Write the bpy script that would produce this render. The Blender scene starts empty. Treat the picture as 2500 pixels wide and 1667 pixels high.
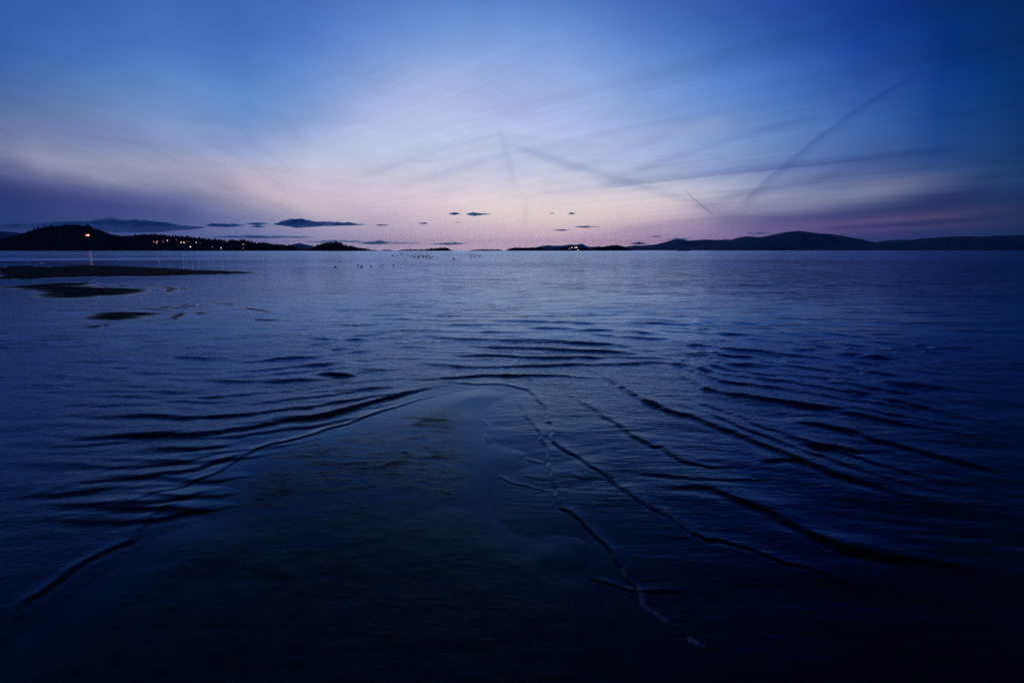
import bpy, math, random
import numpy as np
from math import radians as R
random.seed(7); rng = np.random.default_rng(7)
scene = bpy.context.scene
COL = scene.collection

# ------------------------------------------------------------------ camera
FPX = 1250.0; CX, CY = 1250.0, 833.5; HORIZON = 611.5
PITCH = math.atan((CY - HORIZON) / FPX)
EYE = 1.6
cam_d = bpy.data.cameras.new('camera'); cam = bpy.data.objects.new('camera', cam_d); COL.objects.link(cam)
cam_d.sensor_width = 36; cam_d.lens = 18.0
cam_d.clip_start = 0.05; cam_d.clip_end = 200000
cam.location = (0, 0, EYE); cam.rotation_euler = (math.pi / 2 - PITCH, 0, 0)
scene.camera = cam
scene.view_settings.view_transform = 'Standard'; scene.view_settings.look = 'None'
scene.view_settings.exposure = 0; scene.view_settings.gamma = 1
scene.view_settings.use_curve_mapping = False
scene.cycles.use_denoising = False
scene.cycles.max_bounces = 4; scene.cycles.glossy_bounces = 3; scene.cycles.diffuse_bounces = 1
scene.cycles.transparent_max_bounces = 8; scene.cycles.volume_bounces = 3
scene.cycles.sample_clamp_indirect = 1.2
cP, sP = math.cos(PITCH), math.sin(PITCH)

def ray(px, py):                       # direction of a photograph position (2500 wide)
    r, u = px - CX, CY - py
    return np.array((r, FPX * cP + u * sP, u * cP - FPX * sP))
def ground(px, py):
    d = ray(px, py); t = EYE / -d[2]
    return (d[0] * t, d[1] * t)
def azel(px, py):
    d = ray(px, py)
    return math.degrees(math.atan2(d[0], d[1])), math.degrees(math.atan2(d[2], math.hypot(d[0], d[1])))
def lin(c):
    c = np.asarray(c, float) / 255
    return np.where(c <= 0.04045, c / 12.92, ((c + 0.055) / 1.055) ** 2.4)

# ------------------------------------------------------------------ small node language
class NT:
    def __init__(s, tree): s.t = tree
    def new(s, ty, **kw):
        n = s.t.nodes.new(ty)
        for k, v in kw.items(): setattr(n, k, v)
        return n
    def put(s, inp, v):
        if isinstance(v, V): s.t.links.new(v.o, inp)
        elif isinstance(v, bpy.types.NodeSocket): s.t.links.new(v, inp)
        else: inp.default_value = v
    def m(s, op, a, b=0.0, c=None, clamp=False):
        n = s.new('ShaderNodeMath', operation=op, use_clamp=clamp)
        s.put(n.inputs[0], a); s.put(n.inputs[1], b)
        if c is not None: s.put(n.inputs[2], c)
        return V(s, n.outputs[0])
    def smooth(s, x, a, b):            # smoothstep a..b
        n = s.new('ShaderNodeMapRange', interpolation_type='SMOOTHSTEP')
        s.put(n.inputs[0], x); n.inputs[1].default_value = a; n.inputs[2].default_value = b
        n.inputs[3].default_value = 0; n.inputs[4].default_value = 1
        return V(s, n.outputs[0])
    def lerp(s, x, a, b, c, d):
        n = s.new('ShaderNodeMapRange')
        s.put(n.inputs[0], x); s.put(n.inputs[1], a); s.put(n.inputs[2], b); s.put(n.inputs[3], c); s.put(n.inputs[4], d)
        return V(s, n.outputs[0])
    def vec(s, x, y, z):
        n = s.new('ShaderNodeCombineXYZ'); s.put(n.inputs[0], x); s.put(n.inputs[1], y); s.put(n.inputs[2], z)
        return V(s, n.outputs[0])
    def noise(s, v, scale=1.0, detail=4, rough=0.5, dist=0.0):
        n = s.new('ShaderNodeTexNoise'); s.put(n.inputs['Vector'], v)
        n.inputs['Scale'].default_value = scale; n.inputs['Detail'].default_value = detail
        n.inputs['Roughness'].default_value = rough; n.inputs['Distortion'].default_value = dist
        return V(s, n.outputs[0])
    def mix(s, f, a, b, mode='MIX'):
        n = s.new('ShaderNodeMix', data_type='RGBA', blend_type=mode)
        s.put(n.inputs[0], f); s.put(n.inputs[6], a); s.put(n.inputs[7], b)
        return V(s, n.outputs[2])
class V:
    def __init__(s, nt, o): s.nt = nt; s.o = o
    def __add__(s, b): return s.nt.m('ADD', s, b)
    __radd__ = __add__
    def __sub__(s, b): return s.nt.m('SUBTRACT', s, b)
    def __rsub__(s, a): return s.nt.m('SUBTRACT', a, s)
    def __mul__(s, b): return s.nt.m('MULTIPLY', s, b)
    __rmul__ = __mul__
    def __truediv__(s, b): return s.nt.m('DIVIDE', s, b)
    def __rtruediv__(s, a): return s.nt.m('DIVIDE', a, s)

# ------------------------------------------------------------------ world: dusk sky with high cirrus
GLOW_AZ = 6.0
GX = [32, 180, 330, 480, 630, 780, 930, 1080, 1230, 1380, 1530, 1680, 1830, 1980, 2130, 2290, 2450]
GY = [20, 110, 200, 290, 370, 410, 450, 490, 530, 570, 605]
G = [
 [(45,85,160),(50,90,165),(62,98,168),(85,112,165),(128,130,165),(80,88,145),(45,60,120),(35,55,115),(35,60,120),(35,60,115),(20,50,100)],
 [(58,98,175),(65,105,180),(80,120,180),(105,130,180),(120,130,170),(145,145,175),(75,85,140),(50,65,130),(60,70,130),(55,70,130),(45,65,120)],
 [(70,108,185),(75,115,190),(100,138,195),(118,145,195),(128,145,190),(158,158,190),(120,120,160),(70,80,145),(68,82,145),(70,85,150),(75,85,150)],
 [(62,105,180),(68,112,185),(95,135,195),(115,145,200),(145,160,200),(175,170,200),(140,140,175),(100,108,160),(80,95,155),(95,105,160),(110,115,165)],
 [(60,100,178),(68,110,185),(88,130,195),(105,142,200),(140,158,205),(175,178,210),(190,178,200),(175,165,190),(135,140,180),(125,130,175),(125,125,175)],
 [(75,112,188),(88,125,198),(108,145,208),(140,165,215),(178,190,222),(195,195,220),(205,195,215),(215,195,210),(185,175,200),(165,158,195),(160,150,190)],
 [(88,125,198),(110,145,210),(142,168,220),(170,185,228),(190,200,228),(195,198,225),(208,203,222),(215,200,215),(200,185,205),(185,170,198),(175,160,190)],
 [(92,132,200),(122,155,215),(158,178,225),(180,192,230),(192,200,228),(200,203,228),(215,208,222),(228,212,220),(225,205,215),(205,185,205),(195,170,195)],
 [(95,132,202),(125,158,218),(155,175,225),(178,190,230),(190,198,228),(190,195,225),(205,203,225),(230,218,222),(235,215,218),(225,195,210),(205,175,198)],
 [(88,128,198),(118,152,215),(148,172,225),(168,185,228),(180,190,225),(192,198,225),(205,205,225),(222,212,220),(238,218,215),(225,190,205),(200,170,195)],
 [(72,110,188),(98,138,208),(125,158,218),(145,170,218),(170,185,222),(175,185,218),(195,198,220),(225,215,220),(228,205,210),(190,165,195),(185,150,180)],
 [(58,95,178),(80,120,195),(100,138,205),(120,150,208),(145,168,212),(150,168,210),(190,195,218),(205,200,215),(195,175,200),(160,145,185),(175,140,175)],
 [(45,78,165),(52,95,175),(72,115,190),(98,135,195),(120,148,200),(120,145,195),(150,162,200),(170,168,195),(120,115,165),(130,110,160),(110,95,150)],
 [(30,65,155),(38,78,162),(55,95,175),(72,112,180),(88,120,180),(88,112,172),(110,125,170),(105,115,160),(75,75,135),(90,80,135),(60,65,125)],
 [(12,50,135),(20,58,145),(38,75,155),(52,90,160),(60,95,160),(65,95,155),(85,105,150),(60,70,125),(60,60,115),(65,60,120),(35,55,110)],
 [(2,42,110),(2,45,118),(8,55,128),(22,65,135),(30,68,135),(35,70,130),(50,75,125),(30,50,105),(50,55,100),(35,50,100),(20,50,95)],
 [(0,35,82),(0,38,90),(0,42,98),(0,45,100),(5,48,100),(8,48,100),(15,50,98),(12,45,85),(35,48,85),(12,45,80),(8,38,70)]]
GL = lin(np.array(G, float))                              # [x][y][rgb]
BACK = lin((10, 34, 88))
def sky_colour(az, el):
    a, e = math.radians(max(-44.5, min(44.5, az))), math.radians(el)
    d = (math.sin(a) * math.cos(e), math.cos(a) * math.cos(e), math.sin(e))
    f = d[1] * cP - d[2] * sP; u = d[1] * sP + d[2] * cP
    over = 0.0
    px, py = CX + FPX * d[0] / max(f, .05), CY - FPX * u / max(f, .05)
    if py < 20: over = el - azel(min(max(px, 32), 2450), 20)[1]
    px = min(max(px, GX[0]), GX[-1]); py = min(max(py, GY[0]), GY[-1])
    i = min(max(int(np.searchsorted(GX, px)) - 1, 0), len(GX) - 2); j = min(max(int(np.searchsorted(GY, py)) - 1, 0), len(GY) - 2)
    s = (px - GX[i]) / (GX[i + 1] - GX[i]); t = (py - GY[j]) / (GY[j + 1] - GY[j])
    c = (GL[i, j] * (1 - s) + GL[i + 1, j] * s) * (1 - t) + (GL[i, j + 1] * (1 - s) + GL[i + 1, j + 1] * s) * t
    c = c * (1 + .55 * math.exp(-(el / 1.5) ** 2))
    if over > 0:
        k = math.exp(-over / 11.0); c = c * k + lin((5, 18, 34)) * (1 - k)
    return c

world = bpy.data.worlds.new('World'); scene.world = world; world.use_nodes = True
wt = world.node_tree; wt.nodes.clear(); W = NT(wt)
tc = W.new('ShaderNodeTexCoord'); sep = W.new('ShaderNodeSeparateXYZ'); wt.links.new(tc.outputs['Generated'], sep.inputs[0])
X, Y, Z = (V(W, sep.outputs[k]) for k in range(3))
DEG = 180 / math.pi
AZ = W.m('ARCTAN2', X, Y) * DEG
EL = W.m('ARCSINE', W.m('MAXIMUM', W.m('MINIMUM', Z, 1.0), -1.0)) * DEG
# gentle irregularity so that no edge of the haze layers is ruler-straight
pz = W.m('MAXIMUM', Z, 0.0) + 0.06
def streak(ang, sx, sy, scale, off, detail=4, rough=0.5, dist=0.0):
    ca, sa = math.cos(R(ang)), math.sin(R(ang))
    u = (X * sa + Y * ca) / pz; v = (X * ca - Y * sa) / pz
    return W.noise(W.vec(u * sx, v * sy, off), scale, detail, rough, dist)
n_soft = streak(25, .25, .5, 1.0, 3.1, 3, .5, .6)
ELw = EL + (n_soft - 0.5) * W.smooth(EL, 1.0, 9.0) * 3.0
AZS = [-44.5, -38, -32, -26, -20.5, -15, -10, -5, 0, 5, 10, 15, 20.5, 26, 32, 38, 44.5]
ELS = [0, .8, 1.6, 2.4, 3.2, 4, 5, 6, 7, 8, 9, 10, 11.5, 13, 15, 17, 19, 21, 23.5, 27, 32, 40, 52, 68, 90]
def ramp_for(az=None, colours=None):
    n = W.new('ShaderNodeValToRGB'); cr = n.color_ramp; cr.interpolation = 'LINEAR'
    for i, e in enumerate(ELS):
        c = sky_colour(az, e)
        if i == 0: s = cr.elements[0]; s.position = 0
        elif i == 1: s = cr.elements[1]; s.position = e / 90
        else: s = cr.elements.new(e / 90)
        s.color = (*[float(q) for q in c], 1)
    W.put(n.inputs[0], ELw * (1 / 90.0))
    return V(W, n.outputs[0])
sky = ramp_for(AZS[0])
for a0, a1 in zip(AZS[:-1], AZS[1:]):
    sky = W.mix(W.lerp(AZ, a0, a1, 0.0, 1.0), sky, ramp_for(a1))
# behind the camera the dusk sky evens out to one dark blue
back = W.smooth(W.m('ABSOLUTE', AZ), 60.0, 130.0)
sky = W.mix(back, sky, (*[float(q) for q in BACK * .75], 1))

def bell(pts, wl, wr, fade=3.0, up=1.0, down=1.0, swap=False):
    """soft stroke along a curve through three photograph positions"""
    P = [azel(*p) for p in pts]
    if swap: P = [(e, a) for a, e in P]
    P.sort()
    c2, c1, c0 = np.polyfit([p[0] for p in P], [p[1] for p in P], 2)
    A, E = (EL, AZ) if swap else (AZ, EL)
    d = E - (A * A * float(c2) + A * float(c1) + float(c0)) 
    d = d + (n_fine - 0.5) * (0.9 * max(wl, wr) / 22.0)
    w = W.lerp(A, P[0][0], P[-1][0], wl / 22.0, wr / 22.0)
    d = W.m('ADD', W.m('MAXIMUM', d, 0.0) * (1 / up), W.m('MAXIMUM', d * -1.0, 0.0) * (1 / down))
    q = d / w
    g = W.m('EXPONENT', q * q * -1.0)
    f = fade
    return g * W.smooth(A, P[0][0] - f * .3, P[0][0] + f) * (1.0 - W.smooth(A, P[-1][0] - f, P[-1][0] + f * .3))
n_fine = streak(-45, .35, 3.0, 1.4, 9.0, 4, .55, .3)
fan = streak(-50, .20, 2.6, 1.3, 1.7, 5, .58, .5)          # streaks that run up to the right
fanL = streak(-8, .16, 2.0, 1.2, 6.2, 5, .55, .5)         # and up to the left
feather = streak(-47, .5, 9.0, 1.6, 4.4, 6, .62, .8)
thread = streak(-49, .35, 9.0, 1.5, 14.4, 6, .65, 1.2)       # fine fibres of the cirrus, right and centre
threadL = streak(-9, .3, 7.0, 1.4, 24.4, 6, .62, 1.2)
cloudlet = streak(20, 1.2, 1.6, 1.3, 31.0, 6, .6, .6)
lowm = W.smooth(EL, 1.0, 5.0) * (1.0 - W.smooth(EL, 16.0, 24.0))
rightm = W.smooth(AZ, -24.0, -14.0)
fmix = fan * rightm + (0.5 + (fanL - 0.5) * (1.0 - W.smooth(EL, 9.0, 17.0) * .8)) * (1.0 - rightm)
fac = 1.035 + (fmix - 0.5) * (0.40 + W.smooth(AZ, 5.0, 25.0) * 0.36 - W.smooth(AZ, -26.0, -16.0) * .16) * lowm \
    + ((thread - 0.5) * rightm * .22 + (threadL - 0.5) * (1.0 - rightm) * .22 * (1.0 - W.smooth(EL, 7.0, 13.0))) * lowm + (cloudlet - 0.5) * .34 * W.smooth(EL, 2.0, 7.0)
def mulc(col, f):
    n = W.new('ShaderNodeVectorMath', operation='SCALE'); W.put(n.inputs[0], col); W.put(n.inputs['Scale'], f)
    return V(W, n.outputs[0])
sky = mulc(sky, fac)
DARK = [  # pts, half widths in photo px at left/right end, strength
 ([(1795, 512), (1966, 361), (2243, 175)], 16, 3.2, .28, dict(up=.4, down=1.6, fade=1.4)),
 ([(1450, 458), (1900, 411), (2370, 366)], 12, 7, .30, dict(up=1.5, down=.5, fade=2.2)),
 ([(1230, 350), (1509, 438), (1796, 523)], 9, 12, .22, dict(fade=2.4)),
 ([(1222, 313), (1240, 393), (1255, 458)], 12, 9, .10, dict(swap=True, fade=1.0)),
 ([(1289, 478), (1283, 521), (1282, 558)], 7, 9, .10, dict(swap=True, fade=.6)),
 ([(1669, 460), (1706, 497), (1745, 525)], 2.2, 3.5, .32, dict(fade=.4)),
 ([(1700, 500), (1870, 462), (2080, 425)], 16, 7, .30, {}),
 ([(1520, 430), (1700, 367), (2000, 285)], 9, 7, .17, {}),
 ([(850, 447), (1020, 383), (1212, 330)], 10, 8, .11, {}),
 ([(930, 470), (1063, 431), (1254, 372)], 12, 10, .10, {}),
 ([(1350, 420), (1480, 380), (1700, 300)], 14, 10, .12, {}),
 ([(1300, 475), (1430, 460), (1560, 440)], 12, 12, .10, {}),
 ([(1720, 545), (2020, 520), (2440, 470)], 22, 22, .30, {}),
 ([(1480, 570), (1650, 545), (1830, 525)], 10, 14, .16, {}),
 ([(2000, 560), (2200, 548), (2450, 530)], 5, 6, .28, {}),
]
for pts, wl, wr, k, kw in DARK:
    g = bell(pts, wl, wr, **kw)
    sky = W.mix(g * (k * .55 + feather * (k * .9)), sky, W.mix(1.0, sky, (.12, .22, .52, 1), 'MULTIPLY'))
LIGHT = [
 ([(680, 480), (860, 350), (1180, 255)], 60, 70, .22, (208, 212, 236), dict(fade=6)),
 ([(32, 378), (300, 432), (560, 450)], 24, 20, .40, (168, 170, 196), dict(up=1.5, down=.8, fade=2.0)),
 ([(560, 440), (700, 487), (900, 540)], 20, 22, .35, (225, 208, 216), {}),
 ([(1760, 522), (1980, 492), (2330, 440)], 18, 22, .50, (150, 152, 180), dict(fade=7.0)),
 ([(1820, 560), (2080, 545), (2440, 515)], 5, 11, .32, (130, 105, 145), dict(up=1, down=.7, fade=9)),
 ([(1860, 574), (2150, 560), (2440, 547)], 4, 6, .26, (115, 90, 138), dict(fade=9)),
 ([(1380, 390), (1560, 340), (1800, 300)], 16, 16, .18, (190, 202, 232), {}),
 ([(1100, 500), (1380, 505), (1700, 495)], 30, 30, .30, (240, 225, 222), {}),
]
for pts, wl, wr, k, c, kw in LIGHT:
    g = bell(pts, wl, wr, **kw)
    sky = W.mix(g * (k * .6 + feather * (k * .8)), sky, (*[float(q) for q in lin(c)], 1))
# physical twilight sky under the cirrus
nish = W.new('ShaderNodeTexSky', sky_type='NISHITA', sun_disc=False)
nish.sun_elevation = R(-2.5); nish.sun_rotation = R(GLOW_AZ)
bgA = W.new('ShaderNodeBackground'); W.put(bgA.inputs[0], sky); bgA.inputs[1].default_value = 1.02
bgB = W.new('ShaderNodeBackground'); wt.links.new(nish.outputs[0], bgB.inputs[0]); bgB.inputs[1].default_value = 0.05; nish.sun_elevation = R(-4.5)
ads = W.new('ShaderNodeAddShader'); wt.links.new(bgA.outputs[0], ads.inputs[0]); wt.links.new(bgB.outputs[0], ads.inputs[1])
wo = W.new('ShaderNodeOutputWorld'); wt.links.new(ads.outputs[0], wo.inputs[0])
world.cycles.sampling_method = 'MANUAL'; world.cycles.sample_map_resolution = 512

# the last of the afterglow, very weak and very wide
sd = bpy.data.lights.new('sun', 'SUN'); sd.energy = 0.02; sd.angle = R(30); sd.color = (1, .8, .7)
sun = bpy.data.objects.new('sun', sd); COL.objects.link(sun)
sun.rotation_euler = (R(90 - 3), 0, R(180 - GLOW_AZ))

# ------------------------------------------------------------------ helpers
def mesh_obj(name, verts, faces, mat=None, parent=None, smooth=True):
    me = bpy.data.meshes.new(name)
    verts = np.asarray(verts, np.float32)
    if isinstance(faces, np.ndarray):
        nf, k = faces.shape
        me.vertices.add(len(verts)); me.vertices.foreach_set('co', verts.ravel())
        me.loops.add(nf * k); me.loops.foreach_set('vertex_index', faces.astype(np.int32).ravel())
        me.polygons.add(nf); me.polygons.foreach_set('loop_start', np.arange(0, nf * k, k, dtype=np.int32))
        me.update(calc_edges=True)
    else:
        me.from_pydata([tuple(map(float, v)) for v in verts], [], faces); me.update()
    me.polygons.foreach_set('use_smooth', np.full(len(me.polygons), smooth)); 
    if mat: me.materials.append(mat)
    o = bpy.data.objects.new(name, me); COL.objects.link(o)
    if parent: o.parent = parent
    return o
def tag(o, label=None, cat=None, group=None, kind=None):
    for k, v in (('label', label), ('category', cat), ('group', group), ('kind', kind)):
        if v: o[k] = v
    return o
def empty(name, loc, rz=0):
    o = bpy.data.objects.new(name, None); COL.objects.link(o); o.location = loc; o.rotation_euler = (0, 0, rz); return o
def grid_faces(nr, nc):
    i = np.arange(nr - 1)[:, None] * nc + np.arange(nc - 1)[None, :]
    return np.stack([i, i + 1, i + nc + 1, i + nc], -1).reshape(-1, 4)

def material(name):
    m = bpy.data.materials.new(name); m.use_nodes = True
    t = m.node_tree; p = t.nodes['Principled BSDF']
    return m, NT(t), p
def pos(N):
    g = N.new('ShaderNodeNewGeometry'); s = N.new('ShaderNodeSeparateXYZ'); N.t.links.new(g.outputs['Position'], s.inputs[0])
    return [V(N, s.outputs[k]) for k in range(3)]
def simple_mat(name, c, rough=.9, var=.5, scale=.05, spec=.2):
    m, N, p = material(name)
    x, y, z = pos(N); n = N.noise(N.vec(x, y, z), scale, 5, .6)
    a = tuple(q * (1 - var) for q in c) + (1,); b = tuple(q * (1 + var) for q in c) + (1,)
    N.put(p.inputs['Base Color'], N.mix(n, a, b)); p.inputs['Roughness'].default_value = rough
    p.inputs['Specular IOR Level'].default_value = spec
    return m

def film(N, m, body, refl, ior, rough, normal):
    """water skin: Fresnel reflection, blue dusk cast put into its colour, over a dark body colour"""
    t = N.t; p = t.nodes['Principled BSDF']; t.nodes.remove(p)
    d = N.new('ShaderNodeBsdfDiffuse'); N.put(d.inputs['Color'], body); g = N.new('ShaderNodeBsdfGlossy'); N.put(g.inputs['Color'], refl)
    N.put(g.inputs['Roughness'], rough); f = N.new('ShaderNodeFresnel'); N.put(f.inputs['IOR'], ior)
    for n in (d, g, f): t.links.new(normal, n.inputs['Normal'])
    mx = N.new('ShaderNodeMixShader'); t.links.new(f.outputs[0], mx.inputs[0]); t.links.new(d.outputs[0], mx.inputs[1]); t.links.new(g.outputs[0], mx.inputs[2])
    o = [n for n in t.nodes if n.type == 'OUTPUT_MATERIAL'][0]; t.links.new(mx.outputs[0], o.inputs['Surface'])

# water: dark body, reflection colour given the blue dusk cast, fine wind ripple as bump
def water_mat():
    m, N, p = material('sea_water')
    x, y, z = pos(N)
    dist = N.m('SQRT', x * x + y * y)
    def rip(ang, lx, ly, detail, rough, off, dst=0.0):
        ca, sa = math.cos(R(ang)), math.sin(R(ang))
        u = x * ca + y * sa; v = y * ca - x * sa
        return N.noise(N.vec(u * (1 / lx), v * (1 / ly), off), 1.0, detail, rough, dst)
    h1 = rip(0, .16, .045, 3, .55, .3, .4)                     # cross ripples a few cm long
    h2 = rip(34, .20, .038, 4, .6, 2.3, .9)                    # oblique capillary ripple on the left
    h3 = rip(-12, .9, .22, 3, .5, 4.1, .5)
    h4 = rip(3, 7.0, 1.3, 4, .6, 7.7, .8)                      # chop seen far out
    left = N.smooth(x * -1.0, -1.0, 3.0)
    calm = rip(0, 18, 5.0, 3, .5, 5.0)
    # wind bands far out: ruffled and slick water in long strips
    far = rip(1.5, 400, 26, 4, .62, 8.5, .4)
    band = N.smooth(dist, 60.0, 80.0) * (1.0 - N.smooth(dist, 104.0, 118.0))
    ruff = N.smooth(far, .42, .62) * N.smooth(dist, 25.0, 60.0) * (1.0 - band * .9)
    near = 1.0 - N.smooth(dist, 14.0, 45.0)
    amp_patch = 0.45 + N.smooth(calm, .38, .62) * .8
    lagoon = N.smooth(x * -1.0 - y * .22, -1.0, 3.5) * N.smooth(y, 8.0, 12.0)
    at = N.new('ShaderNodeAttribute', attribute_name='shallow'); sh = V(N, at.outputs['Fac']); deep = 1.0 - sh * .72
    h5 = N.smooth(rip(2, 1.5, .24, 3, .55, 12.3, .5), .56, .76)      # scattered single wavelets
    h6 = N.smooth(rip(-2, 4.5, .7, 3, .55, 15.3, .5), .56, .74)
    H = h5 * .026 * N.smooth(dist, 6.0, 12.0) * (1.0 - lagoon * .8) * deep + h6 * .036 * N.smooth(dist, 14.0, 30.0) * (1.0 - lagoon * .8) + h1 * .0078 * amp_patch * deep * (1.0 - N.smooth(dist, 6.0, 16.0) * .80) + h2 * (left * .0034) * near * deep + h3 * .012 * (1.0 - lagoon * .6) * deep * amp_patch * N.smooth(dist, 2.0, 8.0) \
        + h4 * N.smooth(dist, 7.0, 26.0) * (.035 + ruff * .22) * (1.0 - band * .5) * (1.0 - lagoon * .78)
    b = N.new('ShaderNodeBump'); b.inputs['Strength'].default_value = 1; b.inputs['Distance'].default_value = 1
    N.put(b.inputs['Height'], H)
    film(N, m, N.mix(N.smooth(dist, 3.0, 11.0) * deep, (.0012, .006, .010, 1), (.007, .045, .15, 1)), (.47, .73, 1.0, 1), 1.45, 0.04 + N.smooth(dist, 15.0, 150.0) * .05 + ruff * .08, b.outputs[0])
    return m
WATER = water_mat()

def wet_sand_mat():
    m, N, p = material('wet_sand')
    x, y, z = pos(N)
    g1 = N.noise(N.vec(x, y, 0.0), 260, 2, .6)
    streaks = N.noise(N.vec(x * 1.5, y * 4.5, 1.3), 1.0, 5, .65, .8)
    mottle = N.noise(N.vec(x * 5, y * 13, 2.3), 1.0, 4, .7, .5)
    # drained patches mid-spit; towards the camera, foreground darkness put into the colour
    px0, py0 = ground(960, 1115)
    dx = (x - px0) * (1 / 1.5); dy = (y - py0) * (1 / 1.15)
    reg = 1.0 - N.smooth(dx * dx + dy * dy, .25, 1.6)
    dark_near = (1.0 - N.smooth(y + x * .35, 1.9, 3.6)) * .8
    dry_dark = N.m('MAXIMUM', N.smooth(streaks * .45 + mottle * .55, .43, .68) * reg, dark_near * N.smooth(streaks * .5 + mottle * .5, .25, .70))
    dry_dark = dry_dark * N.smooth(z, .004, .011)
    H = g1 * (.0002 + dry_dark * .0016) + mottle * (.0006 + dry_dark * .0010) + N.noise(N.vec(x * 9, y * 30, 4.0), 1.0, 3, .5) * .0005
    b = N.new('ShaderNodeBump'); b.inputs['Distance'].default_value = 1; N.put(b.inputs['Height'], H)
    film(N, m, N.mix(g1, (.0030, .0045, .0070, 1), (.009, .0105, .013, 1)), N.mix(dry_dark, (.44, .70, .96, 1), (.02, .035, .055, 1)), 1.45, .04 + dry_dark * .38, b.outputs[0])
    return m
SAND = wet_sand_mat()

def bar_sand_mat():
    m, N, p = material('drained_sand')
    x, y, z = pos(N)
    n = N.noise(N.vec(x * .5, y * 2.2, 0.0), 1.0, 5, .65, .5)
    N.put(p.inputs['Base Color'], N.mix(n, (.005, .007, .009, 1), (.018, .021, .022, 1)))
    rim = 1.0 - N.smooth(z + (n - .5) * .04, .004, .030)
    N.put(p.inputs['Roughness'], .7 - rim * .5); N.put(p.inputs['Specular IOR Level'], .02 + rim * .30)
    b = N.new('ShaderNodeBump'); b.inputs['Distance'].default_value = 1
    N.put(b.inputs['Height'], n * .05 + N.noise(N.vec(x * 4, y * 9, 1.0), 1.0, 3, .6) * .012); N.t.links.new(b.outputs[0], p.inputs['Normal'])
    return m
BAR = bar_sand_mat()

# ------------------------------------------------------------------ wave crests read off the photograph, as ground curves
def ZA(*p): return [(700 + a / 2.94, 700 + b / 2.94) for a, b in p]
def ZB(*p): return [(1300 + a / 2.94, 700 + b / 2.94) for a, b in p]
def ZE(*p): return [(1700 + a / 2.044, 900 + b / 2.044) for a, b in p]
def ZD(*p): return [(1100 + a / 2.765, 1100 + b / 2.765) for a, b in p]
def ZL(*p): return [(a / 2.613, 800 + b / 2.613) for a, b in p]
def ZF(*p): return [(a / 1.96, 1100 + b / 1.96) for a, b in p]
def ZT(*p): return [(a / 3.36, 620 + b / 3.36) for a, b in p]
def ZP(*p): return [(a / .9408, b / .9408) for a, b in p]
C = []   # (points, height m, front width m, back width m)
def crest(pts, A, wf, wb):
    pts = [tuple(p) for p in pts]; ex = max(p[0] for p in pts) - min(p[0] for p in pts); ey = max(p[1] for p in pts) - min(p[1] for p in pts)
    ax = 0 if ex > ey * .9 else 1; sg = 1 if pts[-1][ax] > pts[0][ax] else -1; out = [pts[0]]
    for p in pts[1:]:
        if (p[ax] - out[-1][ax]) * sg > 14: out.append(p)
    C.append((out, A, wf, wb))
SWASH2 = ZA((1640,750),(1660,830),(1665,910),(1760,980),(1830,1050),(1870,1110),(1890,1200)) + \
         ZD((668,60),(665,120),(680,250),(720,350),(800,430),(900,530),(1000,610),(1080,680),(1120,730),(1180,810),(1250,890),(1310,950),(1350,1030),(1450,1120),(1550,1200),(1650,1280),(1750,1330),(1900,1400),(2050,1460),(2212,1540))
SWASH1 = ZA((480,740),(850,715),(1150,685),(1350,700),(1550,702),(1700,730),(1800,775),(1840,830),(1858,900),(1870,980),(1920,1070),(1980,1160),(2100,1240),(2200,1295)) + \
         ZD((900,90),(1050,140),(1150,230),(1250,310),(1350,390),(1500,480),(1600,530),(1700,570),(1800,580),(1950,630)) + \
         ZE((300,900),(450,975),(600,1010),(750,1075),(900,1160),(1100,1260),(1300,1340),(1500,1440))
WAVE3 = ZA((1990,735),(2100,810),(2200,875),(2280,930)) + ZB((400,840),(520,910),(600,990),(700,1050),(800,1110),(870,1150),(930,1150),(1000,1190),(1090,1245),(1250,1280),(1400,1290),(1700,1300))
WAVE4 = ZB((180,570),(350,580),(450,610),(550,660),(650,720),(750,780),(850,835),(950,870),(1050,910),(1150,930),(1300,990),(1450,1050),(1600,1112),(1750,1170),(1900,1228),(2050,1290),(2352,1390)) + ZE((920,592),(1050,635),(1250,680),(1400,700),(1650,760))
crest(SWASH2, .011, .016, .07); crest(SWASH1, .014, .018, .10)
crest(WAVE3, .020, .035, .20); crest(WAVE4, .030, .055, .30)
crest(ZD((1250,215),(1500,225),(1700,235),(1830,265),(1950,330),(2100,400)) + ZE((350,730),(500,790),(650,850),(800,900),(1000,945),(1250,985),(1600,1060)), .026, .055, .26)
crest(ZD((1150,115),(1400,160),(1700,190),(2000,205),(2212,200)), .014, .035, .14)
crest(ZE((530,262),(740,300),(860,345),(1000,375),(1150,420),(1300,460),(1500,510),(1640,545)), .032, .07, .3)
crest(ZB((800,575),(950,600),(1050,635),(1150,680),(1250,730),(1400,775),(1550,790)) + ZE((320,152),(480,175),(620,198),(850,240),(1150,290),(1640,385)), .034, .07, .32)
crest(ZB((1750,822),(1900,850),(2100,868),(2352,900)), .030, .06, .3)
crest(ZB((400,552),(600,560),(800,545),(970,550),(1100,570),(1250,595),(1400,620),(1550,635)), .026, .07, .28)
crest(ZB((1480,575),(1650,600),(1800,625),(1950,650),(2150,665)) + ZE((800,120),(1000,170),(1200,210),(1400,250),(1620,300)), .034, .08, .35)
crest(ZB((1850,520),(2000,540),(2200,570),(2352,600)) + ZE((900,60),(1200,95),(1600,130)), .036, .08, .4)
crest(ZB((900,400),(1050,405),(1250,430),(1450,455),(1650,470),(1850,515)), .036, .09, .4)
crest(ZB((1070,480),(1200,495),(1350,520),(1450,525)), .032, .08, .3)
crest(ZB((1430,360),(1550,370),(1700,380),(1850,415)), .034, .1, .4)
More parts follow.
